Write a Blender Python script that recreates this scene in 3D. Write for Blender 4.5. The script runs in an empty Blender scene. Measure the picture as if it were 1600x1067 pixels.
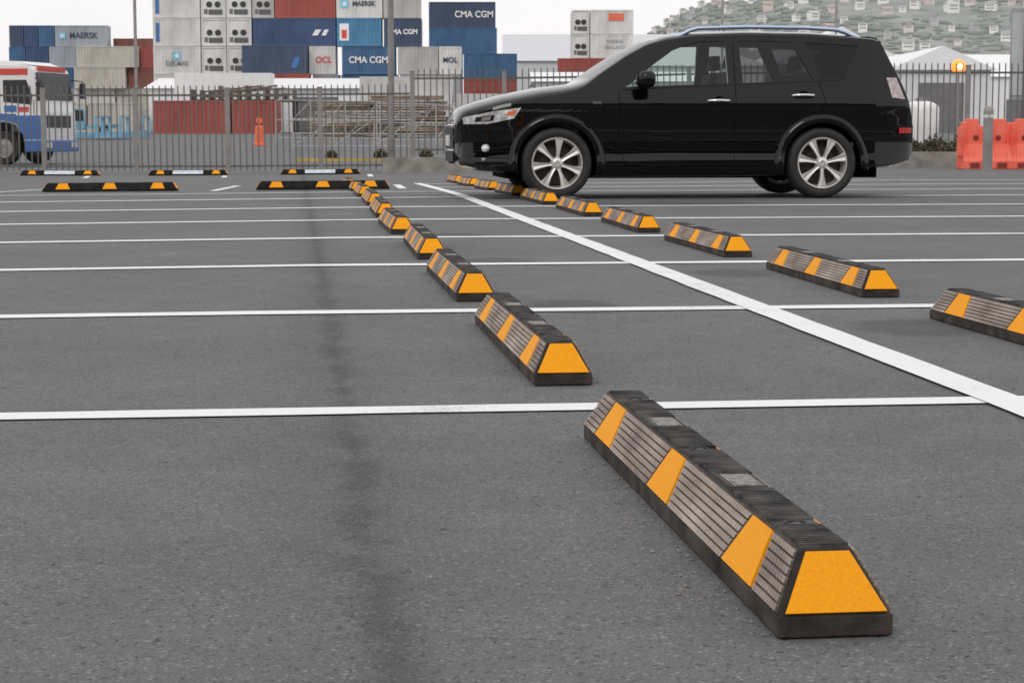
import bpy, bmesh, math, random
import numpy as np
from mathutils import Vector, Matrix
random.seed(7)
scene=bpy.context.scene
COL=scene.collection
R=math.radians
# ------------------------------------------------------------ materials
def mat(name,c,rough=.6,metal=0.,coat=0.,var=.12,vs=3.,bump=0.,bs=60.,spec=.5,c2=None,emit=0.,stretch=None):
    m=bpy.data.materials.new(name); m.use_nodes=True
    nt=m.node_tree; b=nt.nodes['Principled BSDF']
    b.inputs['Roughness'].default_value=rough; b.inputs['Metallic'].default_value=metal
    b.inputs['Coat Weight'].default_value=coat; b.inputs['Specular IOR Level'].default_value=spec
    tc=nt.nodes.new('ShaderNodeTexCoord'); vec=tc.outputs['Object']
    if stretch:
        mp=nt.nodes.new('ShaderNodeMapping'); mp.inputs['Scale'].default_value=stretch; nt.links.new(vec,mp.inputs['Vector']); vec=mp.outputs[0]
    n=nt.nodes.new('ShaderNodeTexNoise'); n.inputs['Scale'].default_value=vs; n.inputs['Detail'].default_value=6
    nt.links.new(vec,n.inputs['Vector'])
    r=nt.nodes.new('ShaderNodeValToRGB'); r.color_ramp.elements[0].position=.3; r.color_ramp.elements[1].position=.7
    if c2 is None: a=[x*(1-var) for x in c]; d=[min(1,x*(1+var)) for x in c]
    else: a=c; d=c2
    r.color_ramp.elements[0].color=(*a,1); r.color_ramp.elements[1].color=(*d,1)
    nt.links.new(n.outputs['Fac'],r.inputs['Fac']); nt.links.new(r.outputs['Color'],b.inputs['Base Color'])
    if bump:
        n2=nt.nodes.new('ShaderNodeTexNoise'); n2.inputs['Scale'].default_value=bs; n2.inputs['Detail'].default_value=4
        nt.links.new(tc.outputs['Object'],n2.inputs['Vector'])
        bp=nt.nodes.new('ShaderNodeBump'); bp.inputs['Strength'].default_value=bump; bp.inputs['Distance'].default_value=.003
        nt.links.new(n2.outputs['Fac'],bp.inputs['Height']); nt.links.new(bp.outputs['Normal'],b.inputs['Normal'])
    if emit:
        b.inputs['Emission Color'].default_value=(*c,1); b.inputs['Emission Strength'].default_value=emit
    return m
def glass(name,tint,ior=1.5):
    m=bpy.data.materials.new(name); m.use_nodes=True; nt=m.node_tree; nt.nodes.clear()
    o=nt.nodes.new('ShaderNodeOutputMaterial'); t=nt.nodes.new('ShaderNodeBsdfTransparent'); t.inputs[0].default_value=(*tint,1)
    g=nt.nodes.new('ShaderNodeBsdfGlossy'); g.inputs['Roughness'].default_value=.02
    f=nt.nodes.new('ShaderNodeFresnel'); f.inputs['IOR'].default_value=ior
    x=nt.nodes.new('ShaderNodeMixShader'); nt.links.new(f.outputs[0],x.inputs[0]); nt.links.new(t.outputs[0],x.inputs[1]); nt.links.new(g.outputs[0],x.inputs[2])
    nt.links.new(x.outputs[0],o.inputs[0]); return m
# ------------------------------------------------------------ mesh builder
class MB:
    def __init__(s): s.v=[];s.f=[];s.m=[]
    def add(s,vs,fs,mi=0):
        o=len(s.v); s.v+=[tuple(p) for p in vs]
        for f in fs: s.f.append([i+o for i in f]); s.m.append(mi)
        return s
    def box(s,x0,x1,y0,y1,z0,z1,mi=0):
        return s.add([(x0,y0,z0),(x1,y0,z0),(x1,y1,z0),(x0,y1,z0),(x0,y0,z1),(x1,y0,z1),(x1,y1,z1),(x0,y1,z1)],
          [(3,2,1,0),(4,5,6,7),(0,1,5,4),(1,2,6,5),(2,3,7,6),(3,0,4,7)],mi)
    def hexa(s,p,mi=0):
        return s.add(p,[(3,2,1,0),(4,5,6,7),(0,1,5,4),(1,2,6,5),(2,3,7,6),(3,0,4,7)],mi)
    def prism(s,poly,a,b,axis='y',mi=0):
        n=len(poly)
        def P(p,t): return (p[0],t,p[1]) if axis=='y' else ((t,p[0],p[1]) if axis=='x' else (p[0],p[1],t))
        vs=[P(p,a) for p in poly]+[P(p,b) for p in poly]
        fs=[list(range(n)),list(range(2*n-1,n-1,-1))]+[(i,(i+1)%n,(i+1)%n+n,i+n) for i in range(n)]
        return s.add(vs,fs,mi)
    def tube(s,pts,r,n=8,mi=0):
        pts=[Vector(p) for p in pts]; rings=[]
        for i,p in enumerate(pts):
            d=(pts[min(i+1,len(pts)-1)]-pts[max(i-1,0)]).normalized()
            up=Vector((0,0,1)) if abs(d.z)<.9 else Vector((1,0,0))
            a=d.cross(up).normalized(); b=d.cross(a)
            rr=r[i] if isinstance(r,(list,tuple)) else r
            rings.append([p+a*rr*math.cos(2*math.pi*k/n)+b*rr*math.sin(2*math.pi*k/n) for k in range(n)])
        vs=[q for g in rings for q in g]; fs=[]
        for i in range(len(pts)-1):
            for k in range(n): fs.append((i*n+k,i*n+(k+1)%n,(i+1)*n+(k+1)%n,(i+1)*n+k))
        fs.append(list(range(n))); fs.append([len(vs)-1-k for k in range(n)])
        return s.add(vs,fs,mi)
    def lathe(s,prof,c,n=32,axis='y',mi=0,close=False):
        vs=[];L=len(prof)
        for k in range(n):
            a=2*math.pi*k/n
            for r,t in prof:
                if axis=='y': vs.append((c[0]+r*math.cos(a),c[1]+t,c[2]+r*math.sin(a)))
                else: vs.append((c[0]+r*math.cos(a),c[1]+r*math.sin(a),c[2]+t))
        fs=[]
        for k in range(n):
            k2=(k+1)%n
            for j in range(L-1): fs.append((k*L+j,k2*L+j,k2*L+j+1,k*L+j+1))
            if close: fs.append((k*L+L-1,k2*L+L-1,k2*L,k*L))
        return s.add(vs,fs,mi)
    def grid(s,g,mi=0):
        n=len(g);m=len(g[0]); vs=[p for r in g for p in r]
        return s.add(vs,[(i*m+j,i*m+j+1,(i+1)*m+j+1,(i+1)*m+j) for i in range(n-1) for j in range(m-1)],mi)
    def mesh(s,name,recalc=True):
        me=bpy.data.meshes.new(name); me.from_pydata(s.v,[],s.f); 
        for p,mi in zip(me.polygons,s.m): p.material_index=mi
        if recalc:
            bm=bmesh.new(); bm.from_mesh(me); bmesh.ops.recalc_face_normals(bm,faces=bm.faces); bm.to_mesh(me); bm.free()
        return me
    def build(s,name,mats,parent=None,smooth=None,bevel=0,loc=None,recalc=True):
        me=s.mesh(name,recalc)
        for m in (mats if isinstance(mats,list) else [mats]): me.materials.append(m)
        if smooth is not None:
            me.shade_smooth(); me.set_sharp_from_angle(angle=R(smooth))
        o=bpy.data.objects.new(name,me); COL.objects.link(o)
        if parent: o.parent=parent
        if loc: o.location=loc
        if bevel:
            b=o.modifiers.new('bevel','BEVEL'); b.width=bevel; b.segments=2; b.limit_method='ANGLE'; b.angle_limit=R(35)
        return o
def tag(o,label,cat,group=None,kind=None):
    if kind: o['kind']=kind
    o['label']=label; o['category']=cat
    if group: o['group']=group
    return o
def empty(name,label,cat,loc=(0,0,0),rz=0,group=None):
    e=bpy.data.objects.new(name,None); COL.objects.link(e); e.location=loc; e.rotation_euler=(0,0,rz); e.empty_display_size=.2
    return tag(e,label,cat,group)
def dup(root,loc,rz=None,scale=None):
    def rec(o,par):
        c=o.copy(); COL.objects.link(c)
        if par: c.parent=par
        for ch in list(o.children): rec(ch,c)
        return c
    r=rec(root,None); r.location=loc
    if rz is not None: r.rotation_euler=(0,0,rz)
    if scale: r.scale=scale
    return r
def text(body,size,m,parent,loc,name='lettering',sx=1.,rz=0,bold=0.):
    cu=bpy.data.curves.new('t','FONT'); cu.body=body; cu.size=size; cu.align_x='CENTER'; cu.align_y='CENTER'; cu.offset=bold; cu.extrude=.004
    to=bpy.data.objects.new('t',cu); COL.objects.link(to)
    dg=bpy.context.evaluated_depsgraph_get(); me=bpy.data.meshes.new_from_object(to.evaluated_get(dg))
    bpy.data.objects.remove(to); me.transform(Matrix.Diagonal((sx,1,1,1))); me.transform(Matrix.Rotation(R(90),4,'X')); me.materials.clear(); me.materials.append(m)
    o=bpy.data.objects.new(name,me); COL.objects.link(o); o.parent=parent; o.location=loc; o.rotation_euler=(0,0,rz); return o
# ------------------------------------------------------------ ground shape
def cl(x,a,b): return max(a,min(b,x))
def ss(a,b,x):
    t=cl((x-a)/(b-a),0,1); return t*t*(3-2*t)
def gz(x,y):
    left=-.008*cl(-x-1,0,6)*ss(3,10,y)
    g=1-.6*ss(0,6,x)
    a=-.009*cl(y-20,0,22)*g
    t=cl((y-60)/122,0,1)
    return (left+a)*(1-t)+.95*t
PH=R(6.45); UX=(math.cos(PH),math.sin(PH)); VX=(-math.sin(PH),math.cos(PH))
def uv(u,v): return (UX[0]*u+VX[0]*v, UX[1]*u+VX[1]*v)
# asphalt
def asphalt():
    m=bpy.data.materials.new('asphalt'); m.use_nodes=True; nt=m.node_tree; b=nt.nodes['Principled BSDF']; N=nt.nodes.new; L=nt.links.new
    b.inputs['Roughness'].default_value=.85; b.inputs['Specular IOR Level'].default_value=.3
    tc=N('ShaderNodeTexCoord'); 
    def noise(s,d=4,rough=.6):
        n=N('ShaderNodeTexNoise'); n.inputs['Scale'].default_value=s; n.inputs['Detail'].default_value=d; n.inputs['Roughness'].default_value=rough; L(tc.outputs['Object'],n.inputs['Vector']); return n
    def ramp(src,p0,c0,p1,c1):
        r=N('ShaderNodeValToRGB'); r.color_ramp.elements[0].position=p0; r.color_ramp.elements[1].position=p1
        r.color_ramp.elements[0].color=(c0,c0,c0,1) if not isinstance(c0,tuple) else (*c0,1); r.color_ramp.elements[1].color=(c1,c1,c1,1) if not isinstance(c1,tuple) else (*c1,1)
        L(src,r.inputs['Fac']); return r
    def mul(a,bb,f=1.):
        x=N('ShaderNodeMix'); x.data_type='RGBA'; x.blend_type='MULTIPLY'; x.inputs[0].default_value=f; L(a,x.inputs[6]); L(bb,x.inputs[7]); return x.outputs[2]
    base=ramp(noise(230,4,.9).outputs['Fac'],.33,(.064,.066,.068),.69,(.222,.226,.232))
    vo=N('ShaderNodeTexVoronoi'); vo.inputs['Scale'].default_value=200; L(tc.outputs['Object'],vo.inputs['Vector'])
    sep=N('ShaderNodeSeparateColor'); L(vo.outputs['Color'],sep.inputs[0])
    spk=ramp(sep.outputs[0],.87,1.0,1.0,1.75)
    c=mul(base.outputs[0],spk.outputs[0])
    dk=ramp(sep.outputs[1],.0,.45,.15,1.0); c=mul(c,dk.outputs[0])
    c=mul(c,ramp(noise(.8,5).outputs['Fac'],.3,.86,.7,1.10).outputs[0])
    c=mul(c,ramp(noise(5,6,.7).outputs['Fac'],.3,.89,.7,1.08).outputs[0])
    c=mul(c,ramp(noise(34,3,.6).outputs['Fac'],.3,.92,.7,1.07).outputs[0])
    def dot(vec):
        d=N('ShaderNodeVectorMath'); d.operation='DOT_PRODUCT'; L(tc.outputs['Object'],d.inputs[0]); d.inputs[1].default_value=vec; return d.outputs['Value']
    def M(op,a,bb):
        x=N('ShaderNodeMath'); x.operation=op
        for i,q in enumerate((a,bb)):
            if isinstance(q,(int,float)): x.inputs[i].default_value=q
            else: L(q,x.inputs[i])
        return x.outputs[0]
    u=dot((UX[0],UX[1],0)); v=dot((VX[0],VX[1],0))
    wob=M('MULTIPLY',M('SUBTRACT',noise(2.2,9,.8).outputs['Fac'],.5),.26)
    patchy=ramp(noise(6.5,8,.78).outputs['Fac'],.42,0.,.62,.055)
    du=M('ADD',M('ABSOLUTE',M('ADD',M('SUBTRACT',u,.105),M('MULTIPLY',wob,.3)),0),patchy.outputs[0])
    r=ramp(du,0.0,.64,.085,1.0); r.color_ramp.interpolation='EASE'; c=mul(c,r.outputs[0])
    r=ramp(M('ABSOLUTE',M('SUBTRACT',u,.08),0),0.,.86,.26,1.0); r.color_ramp.interpolation='EASE'; c=mul(c,r.outputs[0])
    for pu,pv,ru,rv in [(1.02,7.0,.22,.33),(1.0,9.55,.25,.33),(2.05,6.1,.25,.33),(2.0,8.6,.22,.3),(1.0,12.0,.25,.3),(3.2,17.2,1.2,.6),(1.75,3.0,.16,.2)]:
        a=M('DIVIDE',M('SUBTRACT',u,pu),ru); bb=M('DIVIDE',M('SUBTRACT',v,pv),rv)
        d=M('ADD',M('MULTIPLY',a,a),M('MULTIPLY',bb,bb)); d=M('ADD',d,M('MULTIPLY',wob,2.5))
        c=mul(c,ramp(d,.35,.66,1.3,1.0).outputs[0])
    L(c,b.inputs['Base Color'])
    bp=N('ShaderNodeBump'); bp.inputs['Strength'].default_value=.6; bp.inputs['Distance'].default_value=.0038
    L(noise(200,3,.7).outputs['Fac'],bp.inputs['Height']); L(bp.outputs['Normal'],b.inputs['Normal'])
    return m
M_ASPH=asphalt()
def paint(name,worn):
    m=bpy.data.materials.new(name); m.use_nodes=True; nt=m.node_tree; b=nt.nodes['Principled BSDF']; N=nt.nodes.new; L=nt.links.new
    b.inputs['Roughness'].default_value=.6
    tc=N('ShaderNodeTexCoord'); n=N('ShaderNodeTexNoise'); n.inputs['Scale'].default_value=90; n.inputs['Detail'].default_value=8; n.inputs['Roughness'].default_value=.8; L(tc.outputs['Object'],n.inputs['Vector'])
    n2=N('ShaderNodeTexNoise'); n2.inputs['Scale'].default_value=2; n2.inputs['Detail'].default_value=4; L(tc.outputs['Object'],n2.inputs['Vector'])
    ad=N('ShaderNodeMath'); ad.operation='MULTIPLY_ADD'; L(n2.outputs['Fac'],ad.inputs[0]); ad.inputs[1].default_value=.6; L(n.outputs['Fac'],ad.inputs[2])
    r=N('ShaderNodeValToRGB'); e=r.color_ramp.elements; e[0].position=worn; e[0].color=(.30,.30,.31,1); e[1].position=worn+.18; e[1].color=(.77,.79,.81,1)
    L(ad.outputs[0],r.inputs['Fac']); L(r.outputs[0],b.inputs['Base Color']); return m
M_LINE=paint('white_road_paint',.55)
xs=[-4000,-1200,-400,-150,-80,-50,-30,-22]+list(np.arange(-16,16.01,.5))+[22,30,50,80,150,400,1200,4000]
ys=[-2000,-300,-50,-12]+list(np.arange(-4,44.01,.5))+list(range(46,62,2))+list(range(65,200,6))+[260,400,800,1600,4000]
g=MB(); g.grid([[(x,y,gz(x,y)) for x in xs] for y in ys])
o=g.build('ground',M_ASPH,smooth=60); tag(o,'grey asphalt car park surface with dark drain stain','ground',kind='structure')
if o.data.polygons[0].normal.z<0: o.data.flip_normals()
def strip(name,p0,p1,w,off=.004,mm=M_LINE,label='white painted parking bay line on asphalt'):
    p0=Vector(p0);p1=Vector(p1); d=(p1-p0); L=d.length; d/=L; nn=Vector((-d.y,d.x))
    n=max(2,int(L/.2)); rows=[]
    rnd=random.Random(int(p0.x*1000)+5)
    for i in range(n+1):
        p=p0+d*L*i/n; j=rnd.uniform(-.0025,.0025); k=rnd.uniform(-.0015,.0015)
        rows.append([(p.x+nn.x*(w/2*s+j*s+k),p.y+nn.y*(w/2*s+j*s+k),gz(p.x+nn.x*w/2*s,p.y+nn.y*w/2*s)+off) for s in (-1,1)])
    b=MB(); b.grid(rows); o=b.build(name,mm)
    if o.data.polygons[0].normal.z<0: o.data.flip_normals()
    tag(o,label,'road marking',group='painted parking lines',kind='structure'); return o
LW=[.110,.13,.14,.15,.15,.16,.16,.16,.16,.16]
for n in range(8):
    v=4.38+2.46*n
    strip('parking_line',uv(-14,v-.03),uv(1.64,v),LW[n])
for n in range(10):
    v=4.38+2.46*n
    strip('parking_line',uv(1.74,v),uv(14,v),LW[n])
strip('centre_line',uv(1.69,-1),uv(1.69,27),.118,.0065,label='thick white painted line between two rows of bays')
for a,b in [((-3.6,22.8),(-3.79,26.2)),((-6.35,22.4),(-6.05,25.2)),((-1.35,23.4),(-1.6,26.2)),((-5.4,35.5),(-5.75,38)),((-8.0,35.5),(-8.5,38)),((-2.6,35),(-2.9,38.5)),((5.6,20.6),(9.2,22.2)),((7.4,23),(12,23.6))]:
    strip('parking_line',a,b,.1)
M_GRIT=mat('grit',(.10,.095,.09),rough=.9,c2=(.34,.31,.27),vs=30)
b=MB(); rd=random.Random(21); oc=[(1,0,0),(0,1,0),(-1,0,0),(0,-1,0),(0,0,1),(0,0,-.3)]; of=[(0,1,4),(1,2,4),(2,3,4),(3,0,4),(1,0,5),(2,1,5),(3,2,5),(0,3,5)]
for k in range(620):
    v=rd.uniform(1.8,9); near=rd.random()<.5
    u=(.68+rd.choice((-1,1))*(.08+abs(rd.gauss(0,.04)))) if near else rd.uniform(-1.6,2.6)
    x,y=uv(u,v); s=rd.uniform(.0018,.0048); a=rd.uniform(0,6.28)
    b.add([(x+s*rd.uniform(.7,1.4)*(px*math.cos(a)-py*math.sin(a)),y+s*rd.uniform(.7,1.3)*(px*math.sin(a)+py*math.cos(a)),gz(x,y)+.001+s*pz) for px,py,pz in oc],of)
o=b.build('loose_grit',M_GRIT); tag(o,'tiny loose stones scattered over the asphalt','grit',kind='stuff')
# ------------------------------------------------------------ wheel stops
def rubber(name,c,c2,vs,sc,st=None):
    return mat(name,c,rough=.8,c2=c2,vs=vs,bump=.5,bs=sc,spec=.25,stretch=st)
M_RUB=rubber('dusty_black_rubber',(.014,.013,.012),(.095,.078,.068),13,180)
M_RUBB=rubber('black_rubber',(.008,.008,.008),(.028,.027,.026),20,160)
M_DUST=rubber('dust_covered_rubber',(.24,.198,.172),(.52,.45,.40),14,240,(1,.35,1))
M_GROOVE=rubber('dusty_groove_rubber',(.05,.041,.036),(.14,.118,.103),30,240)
M_TREAD=rubber('tread_rubber',(.014,.014,.014),(.11,.105,.10),20,200)
def yellow(name):
    return mat(name,(.88,.33,.006),rough=.6,c2=(.98,.405,.012),vs=220,bump=.2,bs=320,spec=.15)
M_YEL=yellow('orange_yellow_reflective_sheet')
M_EMB=mat('worn_grey_rubber',(.30,.30,.29),rough=.8,vs=80,var=.5)
M_BOLT=mat('steel_bolt',(.03,.03,.03),rough=.5,metal=.6)
SL=1.62
def wheelstop(kind='dusty'):
    e=empty('wheel_stop','x','wheel stop')
    core=MB(); W=.076;T=.034;H=.107;B0=.031
    core.box(-W,W,0,SL,.002,B0)
    core.add([(-W+.002,.002,B0),(W-.002,.002,B0),(W-.002,SL-.002,B0),(-W+.002,SL-.002,B0),(-T,.05,H),(T,.05,H),(T,SL-.05,H),(-T,SL-.05,H)],
      [(4,5,6,7),(0,1,5,4),(1,2,6,5),(2,3,7,6),(3,0,4,7)])
    core.build('rubber_body',M_RUB if kind=='dusty' else M_RUBB,e,bevel=.003)
    nx,nz=.878,.479
    def S(sg,y,s,o): return (sg*(W-(W-T)*s+nx*o),y,B0+(H-B0)*s+nz*o)
    def slab(b,sg,y0a,y1a,y0b,y1b,s0,s1,o,mi=0):
        b.hexa([S(sg,y0a,s0,-.002),S(sg,y1a,s0,-.002),S(sg,y1b,s1,-.002),S(sg,y0b,s1,-.002),S(sg,y0a,s0,o),S(sg,y1a,s0,o),S(sg,y1b,s1,o),S(sg,y0b,s1,o)],mi)
    cs=[.232,.81,1.375]
    def hw(s): return .088-.037*s
    for sg in (-1,1):
        for c in cs:
            b=MB(); slab(b,sg,c-hw(.04),c+hw(.04),c-hw(.95),c+hw(.95),.04,.95,.004); b.build('reflective_panel',M_YEL,e)
        b=MB(); nb=7
        lo=lambda s:.05*s+.012
        edges=[(lambda s:lo(s),lambda s:cs[0]-hw(s)-.010),(lambda s:cs[0]+hw(s)+.010,lambda s:cs[1]-hw(s)-.010),
               (lambda s:cs[1]+hw(s)+.010,lambda s:cs[2]-hw(s)-.010),(lambda s:cs[2]+hw(s)+.010,lambda s:SL-lo(s))]
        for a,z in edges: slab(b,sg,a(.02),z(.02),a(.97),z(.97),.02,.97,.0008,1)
        for k in range(nb):
            s0=.035+k*.135; s1=s0+.098
            for a,z in edges:
                ya,yz=a(s0),z(s0); L=yz-ya; n=max(3,int(L/.013))
                for i in range(n):
                    t0=i/n; t1=(i+.78)/n
                    f=lambda s,t:a(s)+(z(s)-a(s))*t
                    slab(b,sg,f(s0,t0),f(s0,t1),f(s1,t0),f(s1,t1),s0,s1,.0044)
                slab(b,sg,a(s0),z(s0),a(s0+.08),z(s0+.08),s0,s0+.08,.0035)
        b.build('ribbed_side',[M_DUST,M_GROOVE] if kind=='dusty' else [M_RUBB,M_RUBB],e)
    for end in (0,1):
        b=MB(); pts=[]
        for s,w in ((.03,.067),(.95,.029)):
            for q in (-1,1):
                y=.05*s; pts.append((q*w,y,B0+(H-B0)*s))
        a,bb,d,c=pts
        off=(0,-.0035,.002)
        lo=[a,bb,c,d]; hi=[tuple(p[i]+off[i] for i in range(3)) for p in lo]
        if end: lo=[(p[0],SL-p[1],p[2]) for p in lo]; hi=[(p[0],SL-p[1],p[2]) for p in hi]
        b.hexa(lo+hi); b.build('end_panel',M_YEL,e)
    pads=[(.47,.575),(1.07,1.175)]; bolts=[.2,.82,1.43]
    b=MB(); y=.060
    while y<SL-.066:
        skip=any(p0-.006<y+.003<p1+.002 for p0,p1 in pads) or any(abs(y+.003-q)<.017 for q in bolts)
        if not skip: b.hexa([(-.033,y,H-.001),(.033,y,H-.001),(.033,y+.008,H-.001),(-.033,y+.008,H-.001),(-.032,y+.001,H+.0048),(.032,y+.001,H+.0048),(.032,y+.006,H+.0048),(-.032,y+.006,H+.0048)])
        y+=.0118
    b.box(-.0325,.0325,.056,SL-.056,H-.001,H+.0012)
    b.build('ribbed_top',M_TREAD,e)
    for p0,p1 in pads:
        b=MB(); b.box(-.030,.030,p0,p1,H-.001,H+.0040)
        k=p0+.008
        while k<p1-.008:
            b.box(-.018,.018,k,k+.0046,H+.003,H+.0052,1); k+=.0095
        b.box(-.0215,-.0195,p0+.004,p1-.004,H+.003,H+.0050,1); b.box(.0195,.0215,p0+.004,p1-.004,H+.003,H+.0050,1)
        b.build('embossed_pad',[M_TREAD,M_EMB],e)
    for q in bolts:
        b=MB(); b.lathe([(.0,.0030),(.007,.0030),(.008,.0014),(.0135,.0014),(.015,.0042),(.0165,.0042),(.017,-.001)],(0,q,H),18,'z'); b.build('bolt_recess',M_BOLT,e)
    return e
def stop_at(proto,x,y,rz,label,group,first=False):
    z0=gz(x,y); x2=x-math.sin(rz)*SL; y2=y+math.cos(rz)*SL; z1=gz(x2,y2)
    r=proto if first else dup(proto,(x,y,z0))
    r.location=(x,y,z0); r.rotation_euler=(math.atan2(z1-z0,SL),0,rz)
    r['label']=label; r['group']=group; r['category']='wheel stop'; return r
ws=wheelstop(); first=True
rnd=random.Random(3)
for u,ns in ((.68,range(0,10)),(2.28,range(1,11))):
    for n in ns:
        x,y=uv(u+rnd.uniform(-.015,.015) if n else u,2.31+2.46*n)
        stop_at(ws,x,y,PH+(rnd.uniform(-.012,.012) if n else .004),'dusty black rubber wheel stop with orange-yellow panels on asphalt','wheel stops in rows between parking bays',first); first=False
ws2=wheelstop('clean'); first=True
for x,y in [(-4.07,23.05),(-1.50,23.2)]:
    stop_at(ws2,x,y,R(90+1.5),'clean black rubber wheel stop with yellow panels on asphalt','black wheel stops near the fence',first); first=False
M_PLQ=mat('pale_blue_plaque',(.62,.68,.75),rough=.5,var=.25,vs=25)
for x,y in [(-8.46,38.9),(-5.83,38.9),(-3.12,38.9)]:
    s=stop_at(ws2,x,y,R(90),'black wheel stop with pale blue plaque near the fence','black wheel stops near the fence')
    b=MB(); b.hexa([(-.0745,.5,.03),(-.0745,1.12,.03),(-.034,1.12,.1),(-.034,.5,.1),(-.082,.5,.034),(-.082,1.12,.034),(-.042,1.12,.104),(-.042,.5,.104)])
    b.build('plaque',M_PLQ,s)
# ------------------------------------------------------------ the car
def table(pts,sig=.035):
    X=np.arange(0,4.6651,.005); px,pz=zip(*pts); a=np.interp(X,px,pz)
    k=int(sig/.005*3); ker=np.exp(-.5*(np.arange(-k,k+1)*.005/sig)**2); ker/=ker.sum()
    pad=np.concatenate([2*a[0]-a[k:0:-1],a,2*a[-1]-a[-2:-k-2:-1]]); s=np.convolve(pad,ker,'valid')
    return lambda x:float(np.interp(x,X,s))
ZT=table([(0,.79),(.02,.86),(.08,.91),(.22,.96),(.45,1.025),(.84,1.10),(1.18,1.14),(1.28,1.17),(1.69,1.44),(1.9,1.55),(2.1,1.622),(2.34,1.66),(2.92,1.68),(3.57,1.672),(4.0,1.645),(4.20,1.622),(4.30,1.60),(4.35,1.48),(4.41,1.36),(4.53,1.14),(4.60,.96),(4.665,.76)],.018)
ZB=table([(0,.44),(.05,.35),(.2,.28),(.7,.24),(1.5,.215),(3.2,.22),(4.0,.27),(4.4,.31),(4.6,.36),(4.665,.44)],.03)
WP=table([(0,.56),(.03,.67),(.10,.76),(.25,.83),(.55,.875),(1.0,.888),(1.5,.88),(3.2,.885),(3.9,.888),(4.2,.865),(4.42,.815),(4.58,.74),(4.665,.64)],.03)
RR=table([(0,.10),(.3,.13),(1.0,.13),(1.25,.08),(1.4,.05),(1.95,.05),(2.1,.08),(3.9,.07),(4.2,.05),(4.665,.05)])
bz=[(0,.92),(.2,.945),(.3,.99),(.36,1.0),(.42,.975),(.55,.962),(.7,.972),(.84,.995),(.92,1.018),(.965,1.006),(1.0,.985),(1.05,.968),(1.13,.94),(1.65,.745),(1.8,.69)]
BX=np.arange(0,1.8,.005); BA=np.interp(BX,*zip(*bz)); kk=np.exp(-.5*(np.arange(-12,13)*.005/.012)**2); kk/=kk.sum(); BA=np.convolve(np.pad(BA,12,'edge'),kk,'valid')
def BZ(z): return float(np.interp(z,BX,BA))
NN=2.5
def HW(x,z):
    zt=ZT(x);r=RR(x)
    if zt-z>=r: return WP(x)*BZ(z)
    q=cl((r-(zt-z))/r,0,.9999); return WP(x)*BZ(zt-r)*(1-q**NN)**(1/NN)
def TZ(x,y):
    zt=ZT(x);r=RR(x);w=WP(x)*BZ(zt-r); q=cl(abs(y)/w,0,1); return zt-r+r*(1-q**NN)**(1/NN)
def loft(x0,x1,nx,ins=0.,zlo=None):
    rings=[]
    for i in range(nx+1):
        x=x0+(x1-x0)*i/nx; zt=ZT(x)-ins; r=RR(x); zb=ZB(x) if zlo is None else zlo; w=WP(x)-ins
        side=[]
        K=26
        side.append((w*BZ(zb)*.86,zb))
        for k in range(K+1):
            z=zb+.02+(zt-r-zb-.02)*k/K; side.append((w*BZ(z),z))
        wt=w*BZ(zt-r)
        for k in range(1,11):
            a=k/10*math.pi/2; side.append((wt*max(0,math.cos(a))**(2/NN) if k<10 else 0,zt-r+r*math.sin(a)**(2/NN)))
        ring=[(x,-y,z) for y,z in side]+[(x,y,z) for y,z in side[-2::-1]]
        rings.append(ring)
    b=MB(); n=len(rings[0]); vs=[p for rg in rings for p in rg]; fs=[]
    for i in range(nx):
        for j in range(n): fs.append((i*n+j,i*n+(j+1)%n,(i+1)*n+(j+1)%n,(i+1)*n+j))
    fs.append(list(range(n))); fs.append([nx*n+j for j in range(n-1,-1,-1)])
    b.add(vs,fs); return b
M_BLK=mat('black_car_paint',(.0025,.0028,.0035),rough=.25,coat=1.0,var=.1,spec=.0)
M_BLK.node_tree.nodes['Principled BSDF'].inputs['Coat Roughness'].default_value=.01
M_BLK.node_tree.nodes['Principled BSDF'].inputs['Coat IOR'].default_value=1.42
M_TRIM=mat('black_plastic_trim',(.010,.010,.011),rough=.5,spec=.3)
M_INT=mat('dark_interior_cloth',(.06,.058,.058),rough=.85)
M_CHR=mat('chrome',(.8,.8,.82),rough=.12,metal=1.,var=.03)
M_RAIL=mat('satin_silver_rail',(.50,.60,.74),rough=.28,metal=.9,var=.05)
M_ALLOY=mat('silver_alloy',(.78,.75,.72),rough=.28,metal=.6,var=.05)
M_TYRE=mat('tyre_rubber',(.012,.012,.012),rough=.7,c2=(.028,.027,.026),vs=12)
M_GL1=glass('clear_tinted_glass',(.76,.84,.82)); M_GL2=glass('privacy_glass',(.46,.46,.46),1.5); M_GL3=glass('dark_privacy_glass',(.12,.13,.14),1.45); M_GLW=glass('windscreen_glass',(.55,.64,.64),4.5)
M_LAMP=mat('clear_headlamp',(.66,.68,.70),rough=.12,metal=.35,coat=1.,vs=18,var=.5)
M_AMB=mat('amber_lens',(.90,.20,.05),rough=.25,coat=.6,var=.1)
M_RED=mat('red_lens',(.55,.02,.015),rough=.2,coat=1.)
M_TAIL=mat('clear_tail_lens',(.42,.36,.36),rough=.15,coat=1.,var=.4,vs=25)
M_DARK=mat('dark_void',(.004,.004,.004),rough=.9,spec=.1)
car=empty('parked_car','black glossy suv parked on the asphalt bays','car')
cx=(.441,18.65); XF=.985; XR=XF+2.67
ox=cx[0]-(UX[0]*XF+VX[0]*(-.86)); oy=cx[1]-(UX[1]*XF+VX[1]*(-.86))
car.location=(ox,oy,gz(.44,18.9)); car.rotation_euler=(0,0,PH)
body=loft(0,4.665,170).build('body',M_BLK,car)
cut=[]
def cutter(b):
    o=b.build('cutter',M_BLK,car); cut.append(o); return o
cutter(loft(1.5,4.22,60,.045,.48))
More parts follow.
